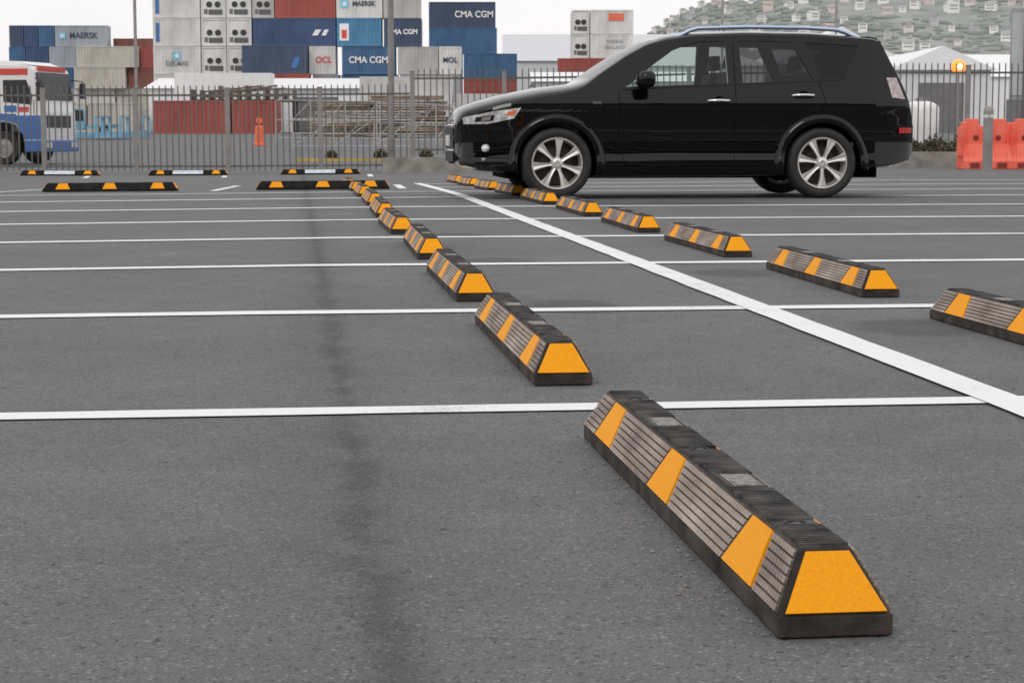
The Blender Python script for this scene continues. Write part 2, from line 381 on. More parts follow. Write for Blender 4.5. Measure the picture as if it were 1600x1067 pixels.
WF=([(1.66,1.098),(2.70,1.135)],[(1.72,1.128),(1.93,1.30),(2.15,1.455),(2.32,1.525),(2.45,1.552),(2.69,1.558)])
WR=([(2.85,1.14),(3.57,1.17)],[(2.83,1.56),(3.36,1.552)])
WQ=([(3.69,1.18),(3.88,1.20)],[(3.50,1.547),(4.06,1.515)])
for wb,wt in (WF,WR,WQ): cutter(MB().prism(wb+wt[::-1],-1.2,1.2))
cutter(MB().prism([(1.33,1.12),(1.33,1.6),(1.99,1.95),(1.99,1.45),(1.55,1.12)],-.665,.665))
cutter(MB().prism([(4.12,1.24),(4.62,1.24),(4.50,1.44),(4.12,1.44)],-.56,.56))
for xc in (XF,XR):
    for sg in (-1,1):
        b=MB(); b.lathe([(0,0),(.395,0),(.395,.45),(0,.45)],(xc,-.95 if sg<0 else .5,.352),48); cutter(b)
for c in cut:
    bm=bmesh.new(); bm.from_mesh(c.data); bmesh.ops.remove_doubles(bm,verts=bm.verts,dist=1e-5); bmesh.ops.recalc_face_normals(bm,faces=bm.faces); bm.to_mesh(c.data); bm.free()
    m=body.modifiers.new('b','BOOLEAN'); m.operation='DIFFERENCE'; m.solver='EXACT'; m.object=c
dg=bpy.context.evaluated_depsgraph_get(); dg.update()
me=bpy.data.meshes.new_from_object(body.evaluated_get(dg)); body.modifiers.clear(); body.data=me
me.shade_smooth(); me.set_sharp_from_angle(angle=R(28))
for c in cut: bpy.data.objects.remove(c)
def lerp_poly(P,t):
    d=[0]
    for a,b in zip(P,P[1:]): d.append(d[-1]+math.dist(a,b))
    t*=d[-1]
    for i in range(len(P)-1):
        if t<=d[i+1]+1e-9:
            k=(t-d[i])/(d[i+1]-d[i]); return (P[i][0]+(P[i+1][0]-P[i][0])*k,P[i][1]+(P[i+1][1]-P[i][1])*k)
    return P[-1]
def spatch(bot,top,name,m,off=.003,n=16,k=8,par=None,sides=(-1,1),edge=True,inner=.02):
    out=[]
    for sg in sides:
        rows=[]
        for j in range(k+1):
            row=[]
            for i in range(n+1):
                a=lerp_poly(bot,i/n); c=lerp_poly(top,i/n); x=a[0]+(c[0]-a[0])*j/k; z=a[1]+(c[1]-a[1])*j/k
                row.append((x,sg*(HW(x,z)+off),z))
            rows.append(row)
        if edge:
            rows=[[(x,y-sg*inner,z) for x,y,z in rows[0]]]+rows+[[(x,y-sg*inner,z) for x,y,z in rows[-1]]]
            rows=[[(r[0][0],r[0][1]-sg*inner,r[0][2])]+r+[(r[-1][0],r[-1][1]-sg*inner,r[-1][2])] for r in rows]
        b=MB(); b.grid(rows); out.append(b.build(name,m,par or car,smooth=40))
    return out
spatch(*WF,'window',M_GL1,-.008,24,10,edge=False); spatch(*WR,'window',M_GL2,-.008,edge=False); spatch(*WQ,'window',M_GL3,-.008,edge=False)
b=MB(); b.grid([[(x,y,TZ(x,y)-.001) for y in np.linspace(-.672,.672,25)] for x in np.linspace(1.32,2.0,18)]); b.build('windscreen',M_GLW,car,smooth=60)
b=MB(); b.grid([[(x,y,TZ(x,y)-.003) for y in np.linspace(-.56,.56,21)] for x in np.linspace(4.355,4.49,12)]); b.build('rear_window',M_GL3,car,smooth=60)
spatch([(1.62,1.068),(3.9,1.175)],[(1.62,1.086),(3.9,1.187)],'window_trim',M_TRIM,.006,40,1)
hl=spatch([(.075,.735),(.30,.735),(.56,.79)],[(.07,.80),(.34,.855),(.63,.895)],'headlight',M_LAMP,.006,18,6)
for h,sg in zip(hl,(-1,1)):
    spatch([(.48,.81),(.565,.83)],[(.495,.852),(.595,.876)],'indicator_lens',M_AMB,.010,6,3,h,(sg,))
    spatch([(.18,.755),(.36,.768)],[(.19,.80),(.37,.825)],'lamp_bezel',M_TRIM,.009,6,3,h,(sg,))
    spatch([(.24,.765),(.33,.775)],[(.25,.80),(.335,.812)],'lamp_projector',M_CHR,.013,6,3,h,(sg,))
spatch([(4.38,1.00),(4.53,.985)],[(4.33,1.20),(4.44,1.20)],'tail_light',M_TAIL,.008,6,6)
spatch([(4.47,.645),(4.63,.65)],[(4.47,.70),(4.63,.70)],'rear_reflector',M_RED,.02,6,3)
for sg in (-1,1):
    b=MB(); y=HW(.30,.5); b.lathe([(0,-.02),(.033,-.015),(.040,0),(.043,.03)],(0,0,0),20)
    o=b.build('fog_light',M_LAMP,car,smooth=40); o.location=(.28,sg*(y+.006),.50); o.rotation_euler=(0,0,R(-35) if sg<0 else R(215))
def seam(pts,w=.007):
    for sg in (-1,1):
        b=MB(); rows=[]
        for i in range(25):
            x,z=lerp_poly(pts,i/24); x2,z2=lerp_poly(pts,min(1,i/24+.01)) ; x1,z1=lerp_poly(pts,max(0,i/24-.01)); d=math.hypot(x2-x1,z2-z1); nx,nz=-(z2-z1)/d,(x2-x1)/d
            rows.append([(x+nx*w*q,sg*(HW(x,z)+.0015),z+nz*w*q) for q in (-.5,.5)])
        b.grid(rows); b.build('door_seam',M_DARK,car)
seam([(1.60,1.06),(1.60,.60),(1.66,.34)]); seam([(2.77,1.54),(2.77,.9),(2.76,.33)]); seam([(3.62,1.15),(3.68,.95),(3.60,.80),(3.36,.62),(3.25,.33)])
seam([(1.66,.335),(3.25,.335)]); seam([(.66,.90),(.66,.66),(.60,.55)])
spatch([(1.42,.225),(3.2,.235)],[(1.42,.325),(3.2,.325)],'sill',M_BLK,.02,30,4)
spatch([(4.08,.30),(4.60,.38)],[(4.05,.62),(4.64,.62)],'rear_bumper',M_BLK,.016,16,6)
spatch([(.045,.42),(.58,.40)],[(.04,.66),(.60,.62)],'front_bumper',M_BLK,.010,18,6)
b=MB(); b.box(1.33,1.42,-.893,-.885,.93,.955); b.build('side_badge',M_CHR,car)
for xc in (XF,XR):
    for sg in (-1,1):
        rows=[]
        for i in range(41):
            a=R(-8+196*i/40); row=[]
            for rr_,of in ((.392,-.06),(.392,.026),(.402,.036),(.43,.040),(.455,.032),(.48,.010),(.492,-.01)):
                x=xc+rr_*math.cos(a); z=.352+rr_*math.sin(a); row.append((x,sg*(HW(x,max(z,.27))+of),z))
            rows.append(row)
        b=MB(); b.grid(rows); b.build('wheel_arch',M_BLK,car,smooth=50)
for hx,hz_ in ((2.60,.965),(3.46,1.02)):
    for sg in (-1,1):
        b=MB(); y=HW(hx,hz_)
        b.tube([(hx-.115,sg*(y-.005),hz_-.004),(hx-.10,sg*(y+.025),hz_),(hx,sg*(y+.034),hz_+.003),(hx+.09,sg*(y+.025),hz_),(hx+.105,sg*(y-.005),hz_)],[.012,.014,.015,.014,.012],10)
        b.build('door_handle',M_CHR,car,smooth=60)
        b=MB(); b.lathe([(0,0),(.05,0),(.055,.006)],(hx,0,hz_-.008),20); o=b.build('handle_recess',M_DARK,car); o.location=(0,sg*(y+.001) if sg<0 else y+.001,0)
for sg in (-1,1):
    b=MB(); n=14; rows=[]
    for i in range(n+1):
        t=math.pi*i/n; row=[]
        for j in range(20):
            p=2*math.pi*j/20; e=lambda c:math.copysign(abs(c)**.65,c)
            row.append((1.84+.085*e(math.cos(t))+.02*(math.sin(t)*math.cos(p)),sg*(.99+.115*math.sin(t)**.7*e(math.cos(p))),1.17+.085*math.sin(t)**.7*e(math.sin(p))))
        row.append(row[0]); rows.append(row)
    b.grid(rows); b.box(1.80,1.88,min(sg*.80,sg*.93),max(sg*.80,sg*.93),1.075,1.11); b.build('wing_mirror',M_BLK,car,smooth=40)
    b=MB(); P=[]
    for i in range(25):
        t=i/24; x=2.20+1.90*t; lift=.066*min(1,ss(0,.13,t)*1.0)*min(1,ss(0,.13,1-t)); P.append((x,sg*.585,TZ(x,.585)-.015+lift))
    b.tube(P,.021,10); b.build('roof_rail',M_RAIL,car,smooth=60)
b=MB(); b.grid([[(x,y,TZ(x,y)+dz) for y in np.linspace(-.58,.58,15)] for x,dz in ((4.02,-.004),(4.08,.006),(4.18,.012),(4.27,.014),(4.325,.045),(4.33,.0),(4.31,-.06))]); b.build('roof_spoiler',M_BLK,car,smooth=50)
b=MB(); b.box(-.012,.03,-.5,.5,.62,.70); b.box(-.012,.03,-.52,.52,.50,.60); b.box(-.010,.03,-.48,.48,.36,.46); b.build('grille',M_TRIM,car)
b=MB(); b.tube([(.0,-.5,.475),(-.014,-.3,.475),(-.016,.3,.475),(.0,.5,.475)],.012,8); b.tube([(.0,-.55,.72),(-.012,-.3,.725),(-.012,.3,.725),(.0,.55,.72)],.012,8); b.build('grille_chrome_strip',M_CHR,car,smooth=60)
M_PLATE=mat('number_plate_white',(.7,.7,.68),rough=.4)
b=MB(); b.box(-.03,-.014,-.18,.18,.52,.63); b.build('number_plate',M_PLATE,car)
b=MB(); b.box(4.665,4.68,-.18,.18,.62,.73); b.build('number_plate',M_PLATE,car)
spatch([(.04,.335),(.45,.262)],[(.03,.375),(.45,.29)],'front_spoiler_lip',M_TRIM,.012,12,2)
b=MB(); b.tube([(4.3,.45,.27),(4.62,.45,.27)],.03,12); b.build('exhaust_pipe',M_CHR,car,smooth=50)
b=MB(); b.box(.5,4.3,-.6,.6,.20,.30); b.tube([(XF,-.75,.352),(XF,.75,.352)],.04); b.tube([(XR,-.75,.352),(XR,.75,.352)],.045); b.build('underbody',M_DARK,car)
def seat(x,y):
    b=MB(); b.hexa([(x,y-.25,.62),(x+.5,y-.25,.58),(x+.5,y+.25,.58),(x,y+.25,.62),(x,y-.25,.80),(x+.5,y-.25,.75),(x+.5,y+.25,.75),(x,y+.25,.80)])
    b.hexa([(x+.42,y-.24,.72),(x+.56,y-.24,.72),(x+.56,y+.24,.72),(x+.42,y+.24,.72),(x+.60,y-.20,1.26),(x+.70,y-.20,1.26),(x+.70,y+.20,1.26),(x+.60,y+.20,1.26)])
    b.hexa([(x+.61,y-.13,1.30),(x+.71,y-.13,1.30),(x+.71,y+.13,1.30),(x+.61,y+.13,1.30),(x+.64,y-.11,1.45),(x+.71,y-.11,1.45),(x+.71,y+.11,1.45),(x+.64,y+.11,1.45)])
    b.tube([(x+.655,y-.06,1.2),(x+.665,y-.06,1.32)],.008); b.tube([(x+.655,y+.06,1.2),(x+.665,y+.06,1.32)],.008)
    b.build('seat',M_INT,car,bevel=.03)
for y in (-.38,.38): seat(2.15,y); seat(3.02,y)
b=MB(); b.prism([(1.5,.6),(1.5,1.10),(1.62,1.11),(1.9,1.06),(1.95,.95),(1.85,.6)],-.70,.70); b.build('dashboard',M_INT,car,bevel=.02)
b=MB(); P=[(2.02+.06*math.sin(a),.38+.18*math.cos(a),1.04+.17*math.sin(a)) for a in np.linspace(0,2*math.pi,25)]; b.tube(P,.014,8); b.build('steering_wheel',M_TRIM,car,smooth=60)
M_DISC=mat('dark_brake_steel',(.05,.047,.044),rough=.6,metal=.5)
def wheel(xc,sg):
    w=bpy.data.objects.new('wheel',None); COL.objects.link(w); w.parent=car; w.location=(xc,sg*.885,.352); w.rotation_euler=(0,random.uniform(0,1),0 if sg<0 else math.pi); w.empty_display_size=.2
    b=MB(); b.lathe([(.252,.012),(.27,-.006),(.30,-.012),(.33,-.006),(.345,.018),(.351,.05),(.352,.11),(.351,.17),(.345,.2),(.33,.222),(.26,.222)],(0,0,0),56)
    b.build('tyre',M_TYRE,w,smooth=50)
    b=MB(); b.lathe([(.256,.004),(.252,-.006),(.240,-.004),(.236,.03),(.225,.06),(.222,.20),(.256,.21)],(0,0,0),56)
    b.lathe([(0,.0),(.03,-.003),(.036,.0),(.056,.004),(.064,.03),(.064,.08)],(0,0,0),28)
    for k in range(7):
        a=2*math.pi*k/7
        prof=[(.045,.021,.004),(.09,.017,.002),(.16,.026,-.002),(.238,.046,-.002)]
        vs=[];ca,sa=math.cos(a),math.sin(a)
        for r_,h_,yy in prof:
            for q,dy in ((-1,.010),(-.75,0),(0,.006),(.75,0),(1,.010),(.9,.04),(-.9,.04)):
                vs.append((r_*ca-q*h_*sa,yy+dy,r_*sa+q*h_*ca))
        fs=[(i*7+j,i*7+(j+1)%7,(i+1)*7+(j+1)%7,(i+1)*7+j) for i in range(3) for j in range(7)]
        b.add(vs,fs)
    b.build('rim',M_ALLOY,w,smooth=25)
    b=MB(); b.lathe([(0,.085),(.155,.085),(.155,.10),(.21,.12),(.22,.14)],(0,0,0),32); b.build('brake_disc',M_DISC,w,smooth=40)
for xc in (XF,XR):
    for sg in (-1,1): wheel(xc,sg)
# ------------------------------------------------------------ fence
M_STEEL=mat('weathered_grey_steel',(.145,.138,.13),rough=.6,var=.3,metal=.2)
M_POST=mat('galvanised_post',(.27,.26,.255),rough=.55,var=.2,metal=.3)
M_CONC=mat('concrete',(.26,.255,.235),rough=.9,var=.3,vs=4,bump=.4)
FY=42.0; SP=2.04; PHt=1.75
def fence_panel():
    e=empty('fence_panel','grey steel picket fence panel around the car park','fence',group='picket fence panels along the yard')
    b=MB(); b.box(-.05,.05,-.05,.05,-.15,PHt+.12); b.box(-.058,.058,-.058,.058,PHt+.12,PHt+.14); b.build('post',M_POST,e)
    for z in (.14,PHt-.05):
        b=MB(); b.box(.05,SP-.05,-.02,.02,z,z+.045); b.build('rail',M_STEEL,e)
    b=MB(); b.box(-.0125,.0125,-.040,-.021,.06,PHt+.16); b.add([(-.0125,-.04,PHt+.16),(.0125,-.04,PHt+.16),(.0125,-.021,PHt+.16),(-.0125,-.021,PHt+.16),(0,-.03,PHt+.20)],[(0,1,4),(1,2,4),(2,3,4),(3,0,4)])
    p=b.build('picket',M_STEEL,e); n=14; p.location=(.13,0,0)
    for k in range(1,n):
        c=p.copy(); COL.objects.link(c); c.parent=e; c.location=(.13+k*(SP-.26)/(n-1),0,0)
    return e
fp=fence_panel(); i=0
x=-10.35-4*SP
while x<14.5:
    raised=x>-2.4
    z=gz(x,FY)+(.33 if raised else 0)
    if i==0: fp.location=(x,FY,z); f=fp
    else: f=dup(fp,(x,FY,z))
    dz=(gz(x+SP,FY)-gz(x,FY)); f.rotation_euler=(0,-math.atan2(dz,SP),0)
    x+=SP; i+=1
b=MB(); n=24; X0,X1=-2.75,9.55
for i in range(n):
    a=X0+(X1-X0)*i/n; c=X0+(X1-X0)*(i+1)/n
    za,zc=gz(a,40.3),gz(c,40.3)
    b.hexa([(a,40.2,za-.2),(c,40.2,zc-.2),(c,40.45,zc-.2),(a,40.45,za-.2),(a,40.2,za+.33),(c,40.2,zc+.33),(c,40.45,zc+.33),(a,40.45,za+.33)])
o=b.build('low_wall',M_CONC); tag(o,'low grey concrete retaining wall beneath the fence','wall')
bm=bmesh.new(); bm.from_mesh(o.data); bmesh.ops.remove_doubles(bm,verts=bm.verts,dist=1e-4); bm.to_mesh(o.data); bm.free()
M_SOIL=mat('soil_and_mulch',(.07,.055,.04),rough=1,var=.5,vs=6,bump=.8,bs=20)
b=MB(); rows=[[(xx,yy,gz(xx,yy)+.27+random.uniform(-.02,.03)) for xx in np.arange(-2.7,15,.6)] for yy in (40.45,41,41.6,42.2,42.8,43.4)]
rows=[[(p[0],p[1],p[2]-.6) for p in rows[0]]]+rows+[[(p[0],p[1]+.3,p[2]-.6) for p in rows[-1]]]
b.grid(rows); o=b.build('planting_bed',M_SOIL,smooth=60); tag(o,'raised brown soil bed behind the low wall','planting bed',kind='structure')
if o.data.polygons[60].normal.z<0: o.data.flip_normals()
M_SHR=mat('dry_shrub_leaf',(.055,.055,.03),rough=.8,c2=(.17,.15,.09),vs=5)
def shrub(loc,s,label):
    b=MB(); rd=random.Random(int(loc[0]*100))
    for k in range(14):
        a=rd.uniform(0,6.28); r_=rd.uniform(.1,.45)*s; b.tube([(0,0,0),(math.cos(a)*r_*.5,math.sin(a)*r_*.5,.3*s),(math.cos(a)*r_,math.sin(a)*r_,rd.uniform(.4,.7)*s)],[.012,.008,.003],5)
    e=b.build('shrub',M_SOIL); e.location=loc; tag(e,label,'shrub',group='shrubs in the planting bed')
    b=MB()
    for k in range(700):
        a=rd.uniform(0,6.28); t=rd.random()**.5; r_=t*.5*s; z=rd.uniform(.04,.62)*s*(1.05-t*t*.7)+rd.gauss(0,.02); c=Vector((math.cos(a)*r_,math.sin(a)*r_,z))
        d=Vector((rd.gauss(0,1),rd.gauss(0,1),rd.gauss(.5,1))).normalized(); w=d.cross(Vector((rd.random(),rd.random(),rd.random()))).normalized()
        b.add([c,c+d*.05+w*.018,c+d*.09,c+d*.05-w*.018],[(0,1,2,3)])
    b.build('foliage',M_SHR,e,recalc=False)
for xx,s in ((8.7,.5),(9.2,.65),(9.9,.8),(10.6,.6),(11.3,.7)): shrub((xx,41.3,gz(xx,41.3)+.25),s,'dry brown-green shrub in the soil bed by the fence')
def pole(x,y,h,r,label):
    b=MB(); z=gz(x,y); b.tube([(0,0,-.1),(0,0,h*.5),(0,0,h)],[r,r*.9,r*.7],12); e=b.build('light_pole',M_POST,smooth=60); e.location=(x,y,z); tag(e,label,'light pole',group='tall poles in the yard')
    b=MB(); b.lathe([(r*1.2,.0),(r*2,.0),(r*2,.03),(r*1.2,.03)],(0,0,0),16,'z'); b.build('base_plate',M_POST,e)
    b=MB(); b.box(-.9,.05,-.12,.12,h-.02,h+.1); b.build('lamp_head',M_POST,e,bevel=.03)
pole(-2.78,43.8,9,.075,'tall grey steel light pole by the fence')
pole(-34.5,175,22,.16,'tall thin yard light pole among containers'); pole(19.8,180,24,.12,'tall thin yard light pole by warehouses'); pole(30.5,180,22,.12,'tall thin yard light pole by warehouses')
# ------------------------------------------------------------ water barriers, bollard, gate building
M_ORG=mat('orange_red_plastic',(.85,.095,.05),rough=.45,c2=(.95,.20,.13),vs=2.5)
M_ORD=mat('shadowed_orange',(.22,.03,.018))  # darker copy of the orange, shade of slots and holes painted in
def barrier(x,y,rz):
    e=empty('water_barrier','orange-red plastic water-filled barrier on asphalt','barrier',group='orange barriers by the gate') 
    b=MB()
    def prof(zt): return [(-.24,0),(.24,0),(.24,.16),(.20,.24),(.115,.50),(.085,zt),(-.085,zt),(-.115,.50),(-.20,.24),(-.24,.16)]
    for x0,x1,zt in ((0,.10,.93),(.10,.34,1.0),(.34,.66,.86),(.66,.90,1.0),(.90,1.0,.93)): b.prism(prof(zt),x0,x1,'x')
    b.build('barrier_shell',M_ORG,e,bevel=.015)
    for xx in (.22,.78):
        b=MB(); b.prism([(xx-.10,.02),(xx+.10,.02),(xx+.10,.13),(xx-.10,.13)],-.243,-.20); b.build('fork_slot',M_ORD,e)
    for xx in (.0,.5,1.0):
        b=MB(); b.prism([(xx-.035,.25),(xx+.035,.25),(xx+.02,.84),(xx-.02,.84)],-.16,.16); b.build('barrier_rib',M_ORG,e,bevel=.01)
    for xx in (.27,.73):
        b=MB(); b.lathe([(0,-.006),(.05,-.004),(.06,.01)],(xx,-.118,.62),16); b.build('barrier_hole',M_ORD,e)
    e.location=(x,y,gz(x,y)); e.rotation_euler=(0,0,rz)
barrier(8.98,38.0,R(6)); barrier(10.0,38.15,R(-4)); barrier(11.05,38.2,R(3))
b=MB(); b.lathe([(0,1.22),(.06,1.21),(.09,1.17),(.095,1.12),(.095,0)],(0,0,0),24,'z'); o=b.build('bollard',M_POST,smooth=45); o.location=(9.12,36.4,gz(9.12,36.4)); tag(o,'grey steel bollard standing before orange barriers','bollard')
b=MB(); b.lathe([(.15,0),(.15,.012),(.09,.014)],(0,0,0),24,'z'); b.build('base_plate',M_POST,o)
b=MB(); b.lathe([(.096,1.0),(.098,1.0),(.098,1.06),(.096,1.06)],(0,0,0),24,'z'); b.build('band',M_ALLOY,o)
M_DKS=mat('dark_painted_steel',(.02,.02,.023),rough=.4); M_PANEL=mat('light_grey_cladding',(.35,.37,.38),rough=.5,var=.08)
b=MB(); b.box(1.3,5,.1,3,0,6.2); e=b.build('gate_building',M_PANEL); e.location=(11.95,44.6,gz(12.4,45)-.05); tag(e,'grey clad gate building with dark steel column','building')
b=MB(); b.box(-.03,.26,-.35,-.05,0,7); b.build('column',M_DKS,e,bevel=.01)
b=MB(); b.box(-.1,5.3,-.4,3.2,6.25,6.6); b.build('roof',M_DKS,e)
for k in range(2):
    b=MB(); b.box(1.8+1.4*k,2.9+1.4*k,.05,.09,1.1,2.6); b.build('window',M_DKS,e)
b=MB(); b.box(-.36,-.05,-.22,-.18,1.55,3.65); b.box(-.34,-.07,-.24,-.22,1.65,3.55,1); b.build('lamp_panel',[M_PANEL,mat('pale_panel',(.5,.53,.55),var=.05)],e)
# ------------------------------------------------------------ containers
CC=dict(white=(.76,.76,.74),beige=(.60,.58,.52),grey=(.38,.39,.41),lgrey=(.54,.53,.52),blue=(.065,.16,.31),navy=(.065,.095,.17),dblue=(.06,.105,.22),lblue=(.09,.28,.48),red=(.40,.095,.08),brown=(.28,.11,.085),mgrey=(.42,.46,.51))  # paint colours lifted and greyed, distance haze mixed into them
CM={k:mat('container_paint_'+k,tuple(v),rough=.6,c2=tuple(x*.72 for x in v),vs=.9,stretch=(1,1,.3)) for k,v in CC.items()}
M_WTX=mat('white_lettering',(.8,.8,.8)); M_DTX=mat('dark_lettering',(.06,.07,.11)); M_RTX=mat('red_lettering',(.6,.07,.06)); M_BTX=mat('blue_lettering',(.05,.16,.42)); M_GTX=mat('grey_lettering',(.25,.27,.3))
M_STAR=mat('light_blue_square',(.18,.52,.72))
SHELLS={}
def shell(L,H,col):
    key=(round(L,2),round(H,2),col)
    if key in SHELLS: return SHELLS[key]
    D=2.44; b=MB()
    b.box(.02,L-.02,.10,D-.02,.02,H-.02)
    for x0,x1 in ((0,.14),(L-.14,L)): b.box(x0,x1,0,D,0,H)
    b.box(.14,L-.14,0,.1,0,.16); b.box(.14,L-.14,0,.1,H-.12,H); b.box(.14,L-.14,D-.1,D,0,.16); b.box(.14,L-.14,D-.1,D,H-.12,H)
    n=max(4,int((L-.28)/.30)); p=(L-.28)/n
    for side,(y0,y1) in enumerate(((.02,.085),(D-.02,D-.085))):
        pts=[]
        for i in range(n):
            x=.14+i*p; pts+=[(x,y0),(x+p*.35,y0),(x+p*.5,y1),(x+p*.85,y1)]
        pts.append((L-.14,y0))
        b.grid([[(x,y,.16) for x,y in pts],[(x,y,H-.12) for x,y in pts]])
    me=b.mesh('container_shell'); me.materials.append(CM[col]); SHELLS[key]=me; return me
def container(x0,x1,y,z,h,col,txt=None,tm=None,ts=.9,tx=.5,star=False,tz=.5):
    L=x1-x0-.05
    o=bpy.data.objects.new('shipping_container',shell(L,h-.04,col)); COL.objects.link(o); o.location=(x0,y,z)
    names={'mgrey':'grey-blue','dblue':'dark blue','lblue':'light blue','lgrey':'light grey'}
    cn=names.get(col,col)
    tag(o,f'{cn} corrugated shipping container'+(' with lettering,' if txt else '')+' stacked in the port yard','shipping container',group='stacked shipping containers')
    if txt: text(txt,ts,tm,o,(L*tx,-.012,h*tz),sx=.95,bold=.02)
    if star:
        b=MB(); b.box(-.38,.38,-.015,0,-.38,.38,0)
        P=[]
        for k in range(14):
            a=math.pi*k/7+math.pi/2; r_=.30 if k%2==0 else .13; P.append((r_*math.cos(a),r_*math.sin(a)))
        b.prism(P,-.022,-.016,mi=1)
        q=b.build('star_emblem',[M_STAR,M_WTX],o); q.location=(L*tx-(len(txt or '')*ts*.33+.6) if star!='top' else L*tx,-.01,h*tz+(0.75 if star=='top' else 0))
    return o
M_FAN=mat('black_fan',(.03,.03,.033),rough=.5); M_GRL=mat('grey_grille',(.16,.16,.17)); M_CMP=mat('compressor_grey',(.10,.10,.105))
def reefer(x0,x1,y,z,h,col='white'):
    w=x1-x0-.05
    b=MB(); b.box(0,w,.10,6.0,0,h-.05)
    for a,c in ((0,.12),(w-.12,w)): b.box(a,c,0,.1,0,h-.05)
    b.box(.12,w-.12,0,.1,0,.14); b.box(.12,w-.12,0,.1,h-.18,h-.05)
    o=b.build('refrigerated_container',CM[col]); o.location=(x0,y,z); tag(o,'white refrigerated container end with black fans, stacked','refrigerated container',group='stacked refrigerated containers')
    for fx in (.33,.67):
        b=MB(); b.lathe([(0,.05),(.08,.02),(.22,.03),(.27,.0),(.29,.06)],(w*fx,.035,h*.48),18); b.build('fan',M_FAN,o)
    b=MB(); b.box(w*.30,w*.86,.05,.1,h*.12,h*.30); b.build('compressor_grille',M_CMP,o)
    b=MB(); b.box(w*.12,w*.26,.06,.1,h*.14,h*.32); b.build('control_panel',M_GRL,o)
def stripe_mark(o,x,z,w,hh,m):
    b=MB(); b.prism([(x,z),(x+w*.6,z),(x+w,z+hh),(x+w*.4,z+hh)],-.012,.0); b.build('emblem',m,o)
Y=182; h=2.65
zr=[.95+h*k for k in range(5)]
for k in range(5):
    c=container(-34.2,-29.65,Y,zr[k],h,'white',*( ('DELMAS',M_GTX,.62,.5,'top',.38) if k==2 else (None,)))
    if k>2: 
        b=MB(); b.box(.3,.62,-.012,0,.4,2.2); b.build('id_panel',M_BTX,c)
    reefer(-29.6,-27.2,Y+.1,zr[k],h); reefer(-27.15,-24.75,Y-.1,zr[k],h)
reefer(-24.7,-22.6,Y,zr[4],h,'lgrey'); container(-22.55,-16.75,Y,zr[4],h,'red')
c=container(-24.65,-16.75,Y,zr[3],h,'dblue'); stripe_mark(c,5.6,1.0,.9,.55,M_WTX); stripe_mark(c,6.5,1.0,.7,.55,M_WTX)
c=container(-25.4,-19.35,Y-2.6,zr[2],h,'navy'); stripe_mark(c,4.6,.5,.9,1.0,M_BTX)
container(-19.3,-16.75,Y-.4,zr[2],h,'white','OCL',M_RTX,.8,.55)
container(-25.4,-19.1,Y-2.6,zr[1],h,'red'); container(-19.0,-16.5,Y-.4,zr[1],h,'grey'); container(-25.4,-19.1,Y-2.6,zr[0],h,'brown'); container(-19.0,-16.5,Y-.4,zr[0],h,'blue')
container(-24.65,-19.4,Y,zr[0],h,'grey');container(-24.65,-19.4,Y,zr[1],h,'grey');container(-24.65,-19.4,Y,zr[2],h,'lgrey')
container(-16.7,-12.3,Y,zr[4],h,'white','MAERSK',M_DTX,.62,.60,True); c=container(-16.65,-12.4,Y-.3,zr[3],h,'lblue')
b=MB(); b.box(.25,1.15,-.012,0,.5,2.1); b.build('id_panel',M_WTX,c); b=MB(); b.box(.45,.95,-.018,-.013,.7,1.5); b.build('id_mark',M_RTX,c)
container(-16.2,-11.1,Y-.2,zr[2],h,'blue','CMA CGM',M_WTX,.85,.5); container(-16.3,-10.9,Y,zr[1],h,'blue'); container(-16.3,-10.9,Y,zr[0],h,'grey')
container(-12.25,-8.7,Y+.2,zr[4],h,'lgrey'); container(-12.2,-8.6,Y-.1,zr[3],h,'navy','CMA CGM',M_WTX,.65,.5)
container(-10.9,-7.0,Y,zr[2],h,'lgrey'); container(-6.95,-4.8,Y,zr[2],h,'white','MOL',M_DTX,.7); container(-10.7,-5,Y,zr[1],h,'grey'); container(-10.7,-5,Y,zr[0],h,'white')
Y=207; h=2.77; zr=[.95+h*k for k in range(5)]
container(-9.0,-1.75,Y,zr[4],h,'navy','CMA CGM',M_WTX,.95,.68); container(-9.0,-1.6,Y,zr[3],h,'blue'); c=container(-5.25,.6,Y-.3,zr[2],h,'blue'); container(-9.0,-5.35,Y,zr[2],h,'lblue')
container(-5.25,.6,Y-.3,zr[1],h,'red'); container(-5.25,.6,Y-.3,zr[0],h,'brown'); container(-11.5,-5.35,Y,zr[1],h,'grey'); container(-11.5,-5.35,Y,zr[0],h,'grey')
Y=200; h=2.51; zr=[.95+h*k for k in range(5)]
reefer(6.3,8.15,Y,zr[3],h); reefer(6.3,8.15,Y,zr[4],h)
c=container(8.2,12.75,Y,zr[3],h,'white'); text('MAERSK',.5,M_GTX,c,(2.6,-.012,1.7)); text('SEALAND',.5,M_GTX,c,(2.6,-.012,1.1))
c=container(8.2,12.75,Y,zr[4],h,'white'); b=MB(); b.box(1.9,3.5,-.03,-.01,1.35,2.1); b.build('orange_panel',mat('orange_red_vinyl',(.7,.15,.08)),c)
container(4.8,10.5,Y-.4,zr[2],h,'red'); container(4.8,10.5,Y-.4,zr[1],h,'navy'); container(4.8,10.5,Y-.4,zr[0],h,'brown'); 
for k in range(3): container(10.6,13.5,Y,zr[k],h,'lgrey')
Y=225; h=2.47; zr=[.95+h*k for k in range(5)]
container(-59.2,-57.5,Y,zr[4],h,'navy');container(-57.45,-55.8,Y,zr[4],h,'dblue');container(-55.75,-53.85,Y,zr[4],h,'blue');container(-53.8,-47.7,Y,zr[4],h,'mgrey','MAERSK',M_DTX,.95,.55,True)
